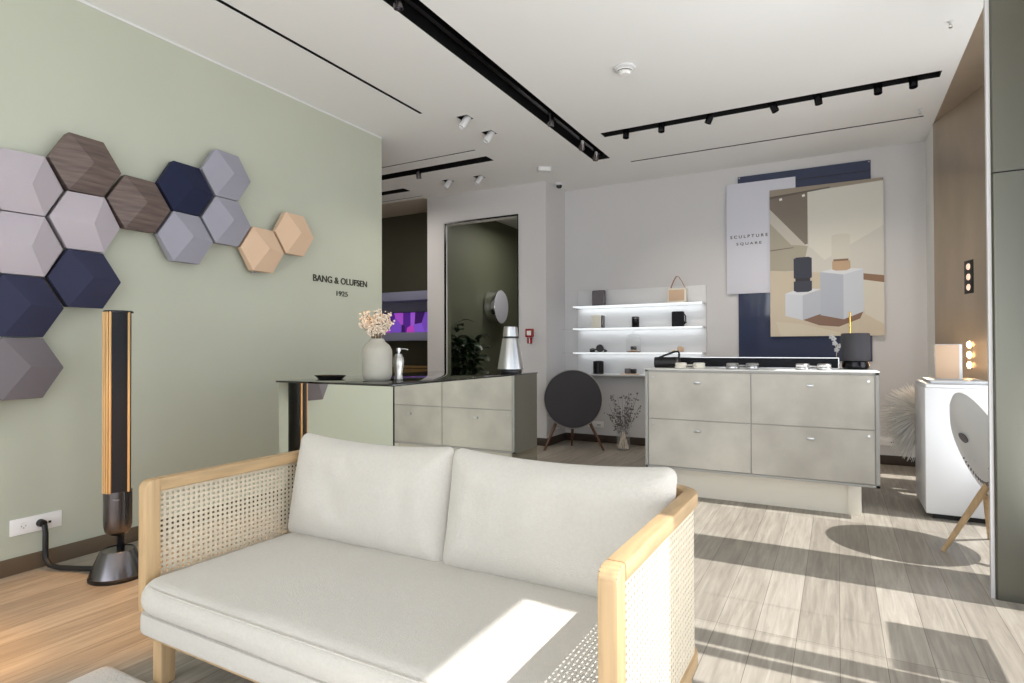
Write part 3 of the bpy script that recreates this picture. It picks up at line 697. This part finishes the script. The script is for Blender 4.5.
B().tube([(0, 0, .05), (.005, 0, .14), (-.01, 0, .2), (-.03, .0, .24)], .0025, 6).build('stem', 'dried', T)
b = B()
for k, (x, z) in enumerate(((.005, .14), (-.008, .19), (.02, .17), (-.03, .24), (-.015, .225))):
    for j in range(5): b.lathe([(0, -.003), (.009, 0), (0, .003)], 8, TR((x, 0, z)) @ RY(j*72) @ TR((.011, 0, 0)) @ RX(60))
b.build('petals', 'white', T)
T = thing('flat_receiver', 'small flat grey box on the counter beside the soundbar', 'box', (-.16, 5.2, CT)); B().box(-.09, .09, -.06, .06, .004, .04, .01).build('case', 'alu', T); B().lathe([(0, .04), (.03, .04), (.03, .055), (0, .056)], 24).build('dial', 'gun', T)

# ------------------------------------------------------------ posters on the back wall
b = B().box(-.935, .30, YB-.02, YB-.002, 1.0, 2.985, .001)
T = thing('navy_panel', 'large navy gloss panel on back wall behind the posters', 'wall panel', (-.3, YB, 1.0)); b.build('board', 'navy_gloss', T, (.3, -YB, -1.0))
B().box(-.935, .30, YB-.0215, YB-.0195, 2.875, 2.882).build('groove', 'black', T, (.3, -YB, -1.0))
for x, z in ((-.92, 2.97), (.285, 2.97)): B().lathe([(0, 0), (.008, 0), (.006, .004), (0, .005)], 12, TR((x+.3, -.02, z-1)) @ RX(90)).build('screw', 'alu', T)
T = thing('white_title_board', 'cool white poster board with small dark title letters', 'poster', (-.7, YB-.02, 1.72)); LOC = (.7, -YB+.02, -1.72)
B().box(-1.05, -.37, YB-.035, YB-.021, 1.72, 2.91, .001).build('board', 'lilac_white', T, LOC)
for s_, z in (('S C U L P T U R E', 2.318), ('S Q U A R E', 2.243)):
    o = text(s_, 'title', None, (-.825+.7, -.0165, z-1.72), (R(90), 0, 0), .032, .375 if 'T' in s_ else .25, offset=.01); o.parent = T
T = thing('photo_poster', 'framed photo print of two speakers on white cubes', 'poster', (-.1, YB-.036, 1.255)); LOC = (.1, -YB+.036, -1.255)
PX0, PX1, PZ0, PZ1 = -.615, .402, 1.255, 2.79
B().box(PX0, PX1, YB-.055, YB-.036, PZ0, PZ1, .001).build('board', 'matte_white', T, LOC)
def pm(n, c):
    if n not in M: M[n] = mat(n, c, .5)
    return n
shapes = [((204, 201, 192), [(0, 0), (1, 0), (1, 1), (0, 1)]), ((214, 211, 200), [(.35, .04), (1, .02), (1, .3), (.5, .5), (.36, .4)]),
 ((168, 160, 142), [(0, .22), (.2, .38), (.35, .40), (.3, .56), (0, .56)]), ((122, 111, 98), [(0, .05), (.35, .04), (.35, .385), (.31, .39), (0, .14)]),
 ((196, 190, 178), [(0, .13), (.335, .395), (.2, .385), (0, .225)]), ((150, 138, 122), [(0, 0), (1, 0), (1, .018), (0, .045)]),
 ((96, 86, 76), [(0, .045), (.55, .02), (.55, .028), (0, .062)]),
 ((120, 112, 100), [(0, .41), (.22, .40), (.22, .406), (0, .418)]),
 ((200, 187, 166), [(0, .55), (.45, .58), (1, .655), (1, 1), (0, 1)]), ((206, 196, 176), [(.05, .9), (.3, .92), (.75, 1), (.1, 1)]), ((208, 202, 188), [(.8, .64), (1, .665), (1, .93), (.84, .86)]),
 ((136, 104, 78), [(.82, .60), (1, .62), (1, .665), (.82, .64)]), ((128, 98, 80), [(.29, .888), (.46, .84), (.66, .885), (.83, .84), (.8, .89), (.62, .94), (.45, .93)]),
 ((214, 218, 224), [(.14, .712), (.28, .68), (.47, .69), (.30, .728)]), ((204, 208, 216), [(.14, .712), (.30, .728), (.30, .893), (.14, .862)]), ((182, 187, 198), [(.30, .728), (.47, .695), (.47, .852), (.30, .893)]),
 ((216, 219, 224), [(.46, .578), (.62, .555), (.83, .572), (.66, .602)]), ((176, 182, 194), [(.46, .578), (.66, .602), (.66, .893), (.46, .862)]), ((198, 203, 212), [(.66, .602), (.83, .572), (.83, .845), (.66, .893)]),
 ((38, 40, 60), [(.22, .48), (.25, .472), (.355, .472), (.385, .48), (.385, .61), (.355, .618), (.25, .618), (.22, .61)]), ((22, 22, 32), [(.235, .612), (.37, .612), (.37, .632), (.235, .632)]),
 ((44, 46, 62), [(.22, .632), (.385, .632), (.385, .695), (.35, .705), (.25, .705), (.22, .695)]),
 ((206, 202, 190), [(.56, .345), (.60, .337), (.69, .337), (.72, .345), (.72, .495), (.69, .503), (.59, .503), (.56, .495)]), ((128, 100, 76), [(.575, .5), (.705, .5), (.705, .515), (.575, .515)]),
 ((188, 158, 126), [(.565, .513), (.72, .513), (.722, .565), (.69, .575), (.6, .575), (.565, .565)]), ((240, 238, 230), [(.09, .065), (.115, .06), (.12, .075), (.095, .08)]), ((240, 238, 230), [(.30, .055), (.325, .05), (.33, .065), (.305, .07)])]
b = B()
for i, (c, poly) in enumerate(shapes):
    b.m(pm('print ink %d' % i, c))
    y = YB-.0552-i*.00006
    b.raw([(PX0+u*(PX1-PX0), y, PZ1-v*(PZ1-PZ0)) for u, v in poly], [tuple(range(len(poly)))])
b.build('picture', None, T, LOC)

# ------------------------------------------------------------ white wall shelf
WX0, WX1 = -2.80, -1.275
T = thing('wall_shelf', 'white backlit wall shelf unit with four glowing shelves', 'shelf', (-2.04, YB, .8)); LOC = (2.04, -YB, -.8)
B().box(WX0, WX1, YB-.022, YB, .80, 1.835, .002).build('back_panel', 'white', T, LOC)
SHZ = (1.640, 1.375, 1.088, .832)
for i, z in enumerate(SHZ):
    s = B().box(WX0, WX1, YB-.2, YB-.022, z-.016, z, .001).build('shelf', 'white', T, LOC)
    if i < 3: B().box(WX0+.03, WX1-.02, YB-.19, YB-.03, z-.019, z-.0165).box(WX0+.01, WX1-.01, YB-.2035, YB-.2002, z-.014, z-.002).build('led_strip', 'led', s)
    if i < 3: light('shelf_light', 'AREA', ((WX0+WX1)/2, YB-.06, z-.03), .35, (.95, .98, 1), rot=(R(20), 0, 0), shape='RECTANGLE', size=1.45, size_y=.03)
    if i in (1, 2): B().box(WX0-.13, WX0, YB-.2, YB-.06, z-.012, z-.006).build('acrylic_wing', 'acrylic', s)
ys = 6.73
def on(i): return SHZ[i]
T = thing('square_speaker', 'dark grey square speaker on the top shelf', 'speaker', (-2.49, ys, on(0))); B().box(-.08, .08, -.03, .03, 0, .185, .014).build('body', 'gun', T); B().box(-.072, .072, -.032, -.028, .012, .175, .004).build('front_cloth', 'hex_grey', T)
T = thing('strap_speaker', 'sand coloured box speaker with tan leather strap, top shelf', 'speaker', (-1.565, ys, on(0)))
B().box(-.105, .105, -.045, .045, 0, .165, .016).build('body', 'cream', T); B().box(-.085, .085, -.047, -.043, .022, .145, .004).build('grille', 'hex_beige', T)
B().sweep([(-.075, .16, 0), (-.045, .24, 0), (-.015, .293, 0), (.0, .30, 0), (.015, .293, 0), (.05, .24, 0), (.085, .165, 0)], (.004, .03, .001), mx=RX(90)).build('strap', 'tan_leather', T)
T = thing('box_speaker', 'off-white box speaker at left of the second shelf', 'speaker', (-2.5, ys, on(1))); B().box(-.075, .05, -.04, .04, 0, .155, .01).build('body', 'cream', T); B().box(.05, .072, -.038, .038, .004, .15, .006).build('side_cap', 'gun', T)
T = thing('cylinder_speaker', 'small dark cylinder speaker at middle of the second shelf', 'speaker', (-2.045, ys, on(1))); B().lathe([(0, 0), (.04, 0), (.043, .005), (.043, .12), (.038, .125), (0, .125)], 28).build('body', 'black_metal', T); B().lathe([(.0435, .1), (.044, .104), (.044, .112), (.0435, .114)], 28).build('band', 'gun', T)
T = thing('strap_box_speaker', 'navy black rounded speaker with side strap, second shelf', 'speaker', (-1.56, ys, on(1))); B().vbox(-.065, .065, -.045, .045, 0, .17, .025, .012).build('body', 'darkcloth', T)
B().tube([(.06, 0, .15), (.082, 0, .12), (.085, 0, .07), (.065, 0, .03)], .007, 8).build('strap', 'black', T); B().tube([(.07, -.01, .03), (.1, -.02, .05)], .006, 6).build('strap_end', 'black', T)
T = thing('headphones', 'black over-ear headphones lying on the third shelf', 'headphones', (-2.5, ys, on(2)))
B().lathe([(0, -.02), (.04, -.02), (.045, -.01), (.045, .01), (.04, .02), (0, .02)], 28, TR((.02, 0, .048)) @ RZ(15) @ RX(80)).build('ear_cup', 'charcoal', T)
B().lathe([(0, -.018), (.03, -.018), (.034, 0), (.03, .018), (0, .018)], 24, TR((-.075, .0, .022)) @ RX(20)).build('ear_cup', 'black', T)
B().tube([(-.09, .01, .03), (-.03, .05, .035), (.04, .05, .035), (.1, .01, .018), (.09, -.03, .01)], .009, 8).build('headband', 'black', T)
T = thing('earphone_tray', 'wooden tray with black earphone case on the third shelf', 'tray', (-2.07, ys, on(2))); B().lathe([(0, 0), (.075, 0), (.08, .012), (.074, .012), (.07, .006), (0, .006)], 32).build('tray', 'walnut', T); B().vbox(-.035, .035, -.02, .02, .03, .07, .018, .008).build('case', 'black', T); B().box(-.04, .045, -.04, .0, .008, .028, .006).build('pad', 'hex_beige', T)
T = thing('glass_cloche', 'clear glass cloche over the tray on third shelf', 'cloche', (-2.07, ys, on(2)))
B().lathe([(.085, 0), (.085, .15), (.075, .19), (.05, .215), (0, .225)], 32).build('dome', 'acrylic', T); B().lathe([(0, .225), (.01, .228), (.012, .24), (0, .248)], 16).build('knob', 'acrylic', T)
T = thing('earphone_dish', 'thin tray with cream round earphone case, third shelf right', 'tray', (-1.56, ys, on(2))); B().box(-.1, .07, -.05, .05, .0, .008, .002).build('tray', 'acrylic', T); B().vbox(-.01, .06, -.03, .03, .008, .065, .025, .01).build('case', 'hex_beige', T); B().tube([(-.07, 0, .012), (-.04, .01, .02), (-.02, -.01, .012)], .004, 6).build('cord', 'gold', T)
T = thing('cylinder_speaker', 'black cylinder speaker at left of the bottom shelf', 'speaker', (-2.5, ys, on(3))); B().lathe([(0, 0), (.058, 0), (.063, .006), (.063, .145), (.058, .152), (0, .152)], 32).build('body', 'black_metal', T); B().lathe([(0, .152), (.05, .152), (.048, .156), (0, .156)], 32).build('top_dial', 'black_gloss', T)
T = thing('product_tray', 'tan tray with small grey and black boxes, bottom shelf', 'tray', (-2.1, ys, on(3))); B().box(-.12, .1, -.05, .05, 0, .01, .002).build('tray', 'hex_beige', T); B().box(-.07, -.01, -.03, .03, .01, .07, .006).build('grey_box', 'hex_grey', T); B().box(.0, .06, -.03, .03, .01, .065, .01).build('black_box', 'black', T)

# fire call point
T = thing('fire_call_point', 'small red fire alarm box on the projecting grey wall', 'alarm', (-3.19, 6.3, 1.27))
B().box(-.05, .05, -.035, 0, -.0, .1, .008).build('housing', 'red', T); B().box(-.028, .028, -.037, -.034, .022, .076, .002).build('glass_window', 'matte_white', T)
B().box(-.03, -.012, -.02, 0, -.075, -.005, .003).build('instruction_tag', 'red', T); B().box(-.01, .004, -.02, 0, -.075, -.005, .003).build('instruction_tag', 'white', T); B().box(.006, .028, -.02, 0, -.075, -.005, .003).build('instruction_tag', 'red', T)

# ------------------------------------------------------------ round speakers on three legs
def round_speaker(label, loc, rz, cloth, shell, legm, rad=.35, lean=20):
    T = thing('round_speaker', label, 'speaker', loc, R(rz))
    D = TR((0, 0, .565)) @ RX(-lean) @ RX(90)      # disc axis +Z -> local -Y
    B().lathe([(0, .012), (rad-.03, .010), (rad-.012, .004), (rad-.010, -.004), (0, -.004)], 96, D).build('front_cloth', cloth, T)
    pr = [(rad-.011, .004), (rad-.008, .010), (rad, .006), (rad, -.012), (rad-.02, -.03), (rad*.72, -.066), (rad*.3, -.082), (0, -.084)]
    b = B().lathe(pr, 96, D); sh = b.build('shell', shell, T)
    # back details: grip recess, triangle mark, vent slits
    bk = lambda x, z, d=.0: D @ TR((x, z, d))
    b = B().lathe([(0, 0), (.055, 0), (.05, .006), (0, .006)], 32, bk(0, .11, -.0885) @ Matrix.Diagonal((1, .52, 1, 1))); b.build('grip_recess', 'hex_grey', T)
    B().prism([(-.012, -.012), (.012, -.012), (0, .02)], .002, bk(0, -.02, -.0865)).build('logo_mark', 'white', T)
    b = B()
    for k in range(19):
        a = R(-90+(k-9)*7.5); b.box(-.003, .003, -.012, .012, -.002, .002, mx=D @ TR((.185*math.cos(a), .03+.185*math.sin(a), -.079)) @ Matrix.Rotation(a+R(90), 4, 'Z'))
    b.build('vent_slits', 'hex_grey', T)
    ly, lz = (.07, .36) if lean < 10 else (-.045, .30)
    for (x0, y0, z0), (x1, y1) in (((-.16, ly, lz), (-.33, -.12)), ((.16, ly, lz), (.33, -.12)), ((0, .0, .40), (0, .22))):
        P = [Vector((x0, y0, z0)).lerp(Vector((x1, y1, 0)), k/6) for k in range(7)]
        B().tube(P, [.017, .0185, .018, .0165, .015, .0135, .011], 14).build('leg', legm, T)
    return T
round_speaker('round black cloth speaker on walnut legs by the back wall', (-2.63, 6.26, 0), 27, 'charcoal', 'alu', 'walnut', .335, 8)
round_speaker('round white speaker seen from behind with oak legs beside pillar', (.727, 4.14, 0), 100, 'hex_grey', 'white', 'oakz', .35, 20)

# glass vase with twigs
T = thing('glass_vase', 'clear glass cylinder vase on floor beside round black speaker', 'vase', (-2.11, 6.46, 0))
B().lathe([(0, 0), (.07, 0), (.076, .01), (.076, .26), (.072, .26), (.071, .014), (0, .012)], 36).build('body', 'acrylic', T)
T = bouquet('spray of grey dried twigs in the glass floor vase', 'dried twigs', (-2.11, 6.46, 0), 30, .62, .21, 'twig', 'twig', 7, .010, name='dried_twigs', base=.02, jitter=.35)
T2 = B()
for k in range(16):
    a = k/16*6.283; T2.tube([(.055*math.cos(a), .055*math.sin(a), .016), (.012*math.cos(a+.6), .012*math.sin(a+.6), .2)], .005, 5)
T2.build('straw_bundle', 'dried', T)

# ------------------------------------------------------------ white display plinth group
T = thing('display_plinth', 'tall white lacquer display plinth with stepped top beside pillar', 'plinth', (.51, 4.83, 0)); LOC = (-.51, -4.83, 0)
B().box(.55, .88, 4.86, 5.39, 0, .035).build('toe_base', 'black', T, LOC)
B().box(.51, .905, 4.83, 5.42, .035, .872, .006).build('body', 'white', T, LOC)
B().box(.515, .90, 4.835, 5.415, .872, .896, .006).build('top_step', 'white', T, LOC)
B().box(.55, .865, 4.90, 5.37, .896, .918, .006).build('upper_step', 'white', T, LOC)
T = thing('slab_speaker', 'upright sand coloured slab speaker on white display plinth', 'speaker', (.675, 5.1, .918), R(-4))
B().box(-.078, .078, -.03, .03, 0, .245, .006).build('frame', 'white', T); B().box(-.074, .060, -.033, -.028, .006, .24, .002).build('cloth', 'hex_beige', T)
T = thing('pampas_grass', 'white feathery pampas plumes behind the display plinth', 'pampas grass', (.63, 5.66, 0))
random.seed(7); b = B()
for k in range(800):
    az = R(random.gauss(185, 55)); el = R(random.uniform(-70, 75)); L_ = random.uniform(.22, .34)
    d = Vector((math.cos(az)*math.cos(el), math.sin(az)*math.cos(el), math.sin(el))); c0 = Vector((-.03, 0, .58))
    e = c0+d*L_; b.tube([c0, c0.lerp(e, .5)+Vector((0, 0, .012)), e-Vector((0, 0, .03))], [.007, .006, .001], 4, cap=False)
b.build('plumes', 'pampas', T)
B().lathe([(0, 0), (.06, 0), (.07, .15), (.045, .3), (.04, .36), (.035, .36), (.035, .3), (0, .02)], 28).build('vase', 'white', T)
B().tube([(0, 0, .03), (-.03, 0, .58)], .012, 8).build('stalk', 'dried', T)
# recessed reveal lamps
ra = math.atan2(.45, 1.56)
def lampcol(label, z, lens, frame, power):
    yy = 5.81; xx = .75+(6.36-yy)*.45/1.56
    T = thing('recessed_wall_lamp', label, 'wall lamp', (xx, yy, z), (0, 0, ra))
    if frame: B().box(-.004, .0, -.065, .065, -.13, .13, .001).build('frame', 'black', T)
    else: B().box(-.003, .0, -.03, .03, -.12, .12, .001).build('frame', 'brown_metal', T)
    for dz in (.08, 0, -.08):
        r_ = .026
        B().lathe([(0, 0), (r_, 0), (r_*.9, .006), (0, .010)], 20, TR((-.004, 0, dz)) @ RY(-90)).build('lamp', lens, T)
        if power: light('lamp_glow', 'POINT', (xx-.3, yy, z+dz), power*.4, (1, .75, .48), shadow_soft_size=.02)
lampcol('dark recessed triple lamp, upper one on bronze reveal', 1.69, 'dim_led', True, 0)
lampcol('brightly lit warm triple lamp, lower one on bronze reveal', 1.08, 'warm_led', False, 2.0)

# window sign
T = thing('window_poster', 'rectangular poster hung in the side window', 'poster', (1.2, 2.74, .93))
B().box(-.004, .004, -.21, .21, 0, .44).build('board', 'matte_white', T)
B().tube([(0, -.15, .44), (0, -.15, 2.17)], .002, 5).tube([(0, .15, .44), (0, .15, 2.17)], .002, 5).build('wire', 'black', T)

# ------------------------------------------------------------ passage shelves, plant room
T = thing('passage_shelf', 'blue-grey wall shelves in the dim left passage', 'shelf', (-5.5, 6.9, .6)); LOC = (5.5, -6.9, -.6)
for z0, z1 in ((1.813, 1.937), (1.25, 1.364), (.62, .755)): B().box(-6.8, -4.695, 6.62, 6.9, z0, z1, .003).build('shelf', 'bluegrey', T, LOC)
B().box(-6.8, -4.695, 6.875, 6.9, 1.364, 1.813).build('back_panel', 'bluegrey', T, LOC)
B().box(-6.8, -4.695, 6.87, 6.9, .0, .62).build('lower_panel', 'bluegrey', T, LOC)
T = thing('crystal_screen', 'wide picture screen of purple crystals on the passage shelf', 'screen', (-5.35, 6.84, 1.364))
B().box(-1.0, .6, -.012, .01, 0, .30, .003).build('screen_body', 'black', T); B().box(-.99, .59, -.0135, -.012, .008, .292).build('picture', 'crystal', T)
T = thing('gold_box', 'dark golden box on the lower passage shelf', 'box', (-5.3, 6.75, .755)); B().box(-.4, .5, -.06, .06, 0, .14, .01).build('body', 'goldpaint', T); B().box(-.4, .5, -.062, .062, .10, .11).build('lid_line', 'black', T)
light('passage_lamp', 'AREA', (-5.0, 5.4, 2.95), 16, (1, .93, .85), rot=(0, 0, 0), size=.5)

T = thing('wall_disc_speaker', 'round pale disc speaker with polished rim on olive wall', 'speaker', (-4.61, 7.8, 1.76), R(5))
mxd = RY(90)
B().lathe([(.25, .012), (.252, .004), (.252, .165), (.25, .17)], 64, mxd).build('rim', 'chrome', T)
B().lathe([(0, .172), (.244, .172), (.25, .167)], 64, mxd).lathe([(0, .01), (.245, .01)], 64, mxd).build('face', 'lilac_white', T)
B().box(-.02, .02, -.06, .06, -.1, .1).build('bracket', 'black', T)
T = thing('potted_plant', 'dark green leafy plant just inside the tall opening', 'plant', (-4.36, 6.72, 0))
B().lathe([(0, 0), (.12, 0), (.15, .3), (.14, .3), (.13, .27), (0, .27)], 32).build('pot', 'soil', T)
random.seed(11); st = B(); lf = B()
def leaf(b, p, d, L_, w_):
    d = d.normalized(); side = d.cross(Vector((0, 0, 1))); side = side.normalized() if side.length > .05 else Vector((1, 0, 0)); nn = side.cross(d)
    V = []; F = []; n = 6
    for k in range(n+1):
        f = k/n; q = p+d*L_*f+nn*(.10*L_*math.sin(math.pi*f))-Vector((0, 0, .35*L_*f*f)); ww = w_*math.sin(math.pi*min(1, f*.93+.04))**.8
        V += [q-side*ww+nn*.15*ww, q-nn*.0, q+side*ww+nn*.15*ww]
    for k in range(n):
        a_ = 3*k; F += [(a_, a_+1, a_+4, a_+3), (a_+1, a_+2, a_+5, a_+4)]
    b.raw([(max(v.x, -.235), max(v.y, -.27), v.z) for v in V], F)
for k in range(7):
    a_ = k*.9; top = Vector((.14*math.cos(a_), .14*math.sin(a_), random.uniform(1.0, 1.5))); base = Vector((.03*math.cos(a_), .03*math.sin(a_), .26))
    st.tube([base, base.lerp(top, .5)+Vector((.01, 0, 0)), top], [.012, .009, .006], 8)
    for j in range(18):
        f = random.uniform(.45, 1); p = base.lerp(top, f); a2 = random.uniform(0, 6.283)
        leaf(lf, p, Vector((math.cos(a2), math.sin(a2), random.uniform(.1, .9))), random.uniform(.2, .32), random.uniform(.05, .075))
st.build('stems', 'leaf_stem', T); lf.build('leaves', 'leaf', T, sharp=60)
light('room_fill', 'AREA', (-3.8, 7.6, 2.95), 14, (1, .96, .9), rot=(0, 0, 0), size=.6)  # added fill without a fixture, brightens the room behind the opening
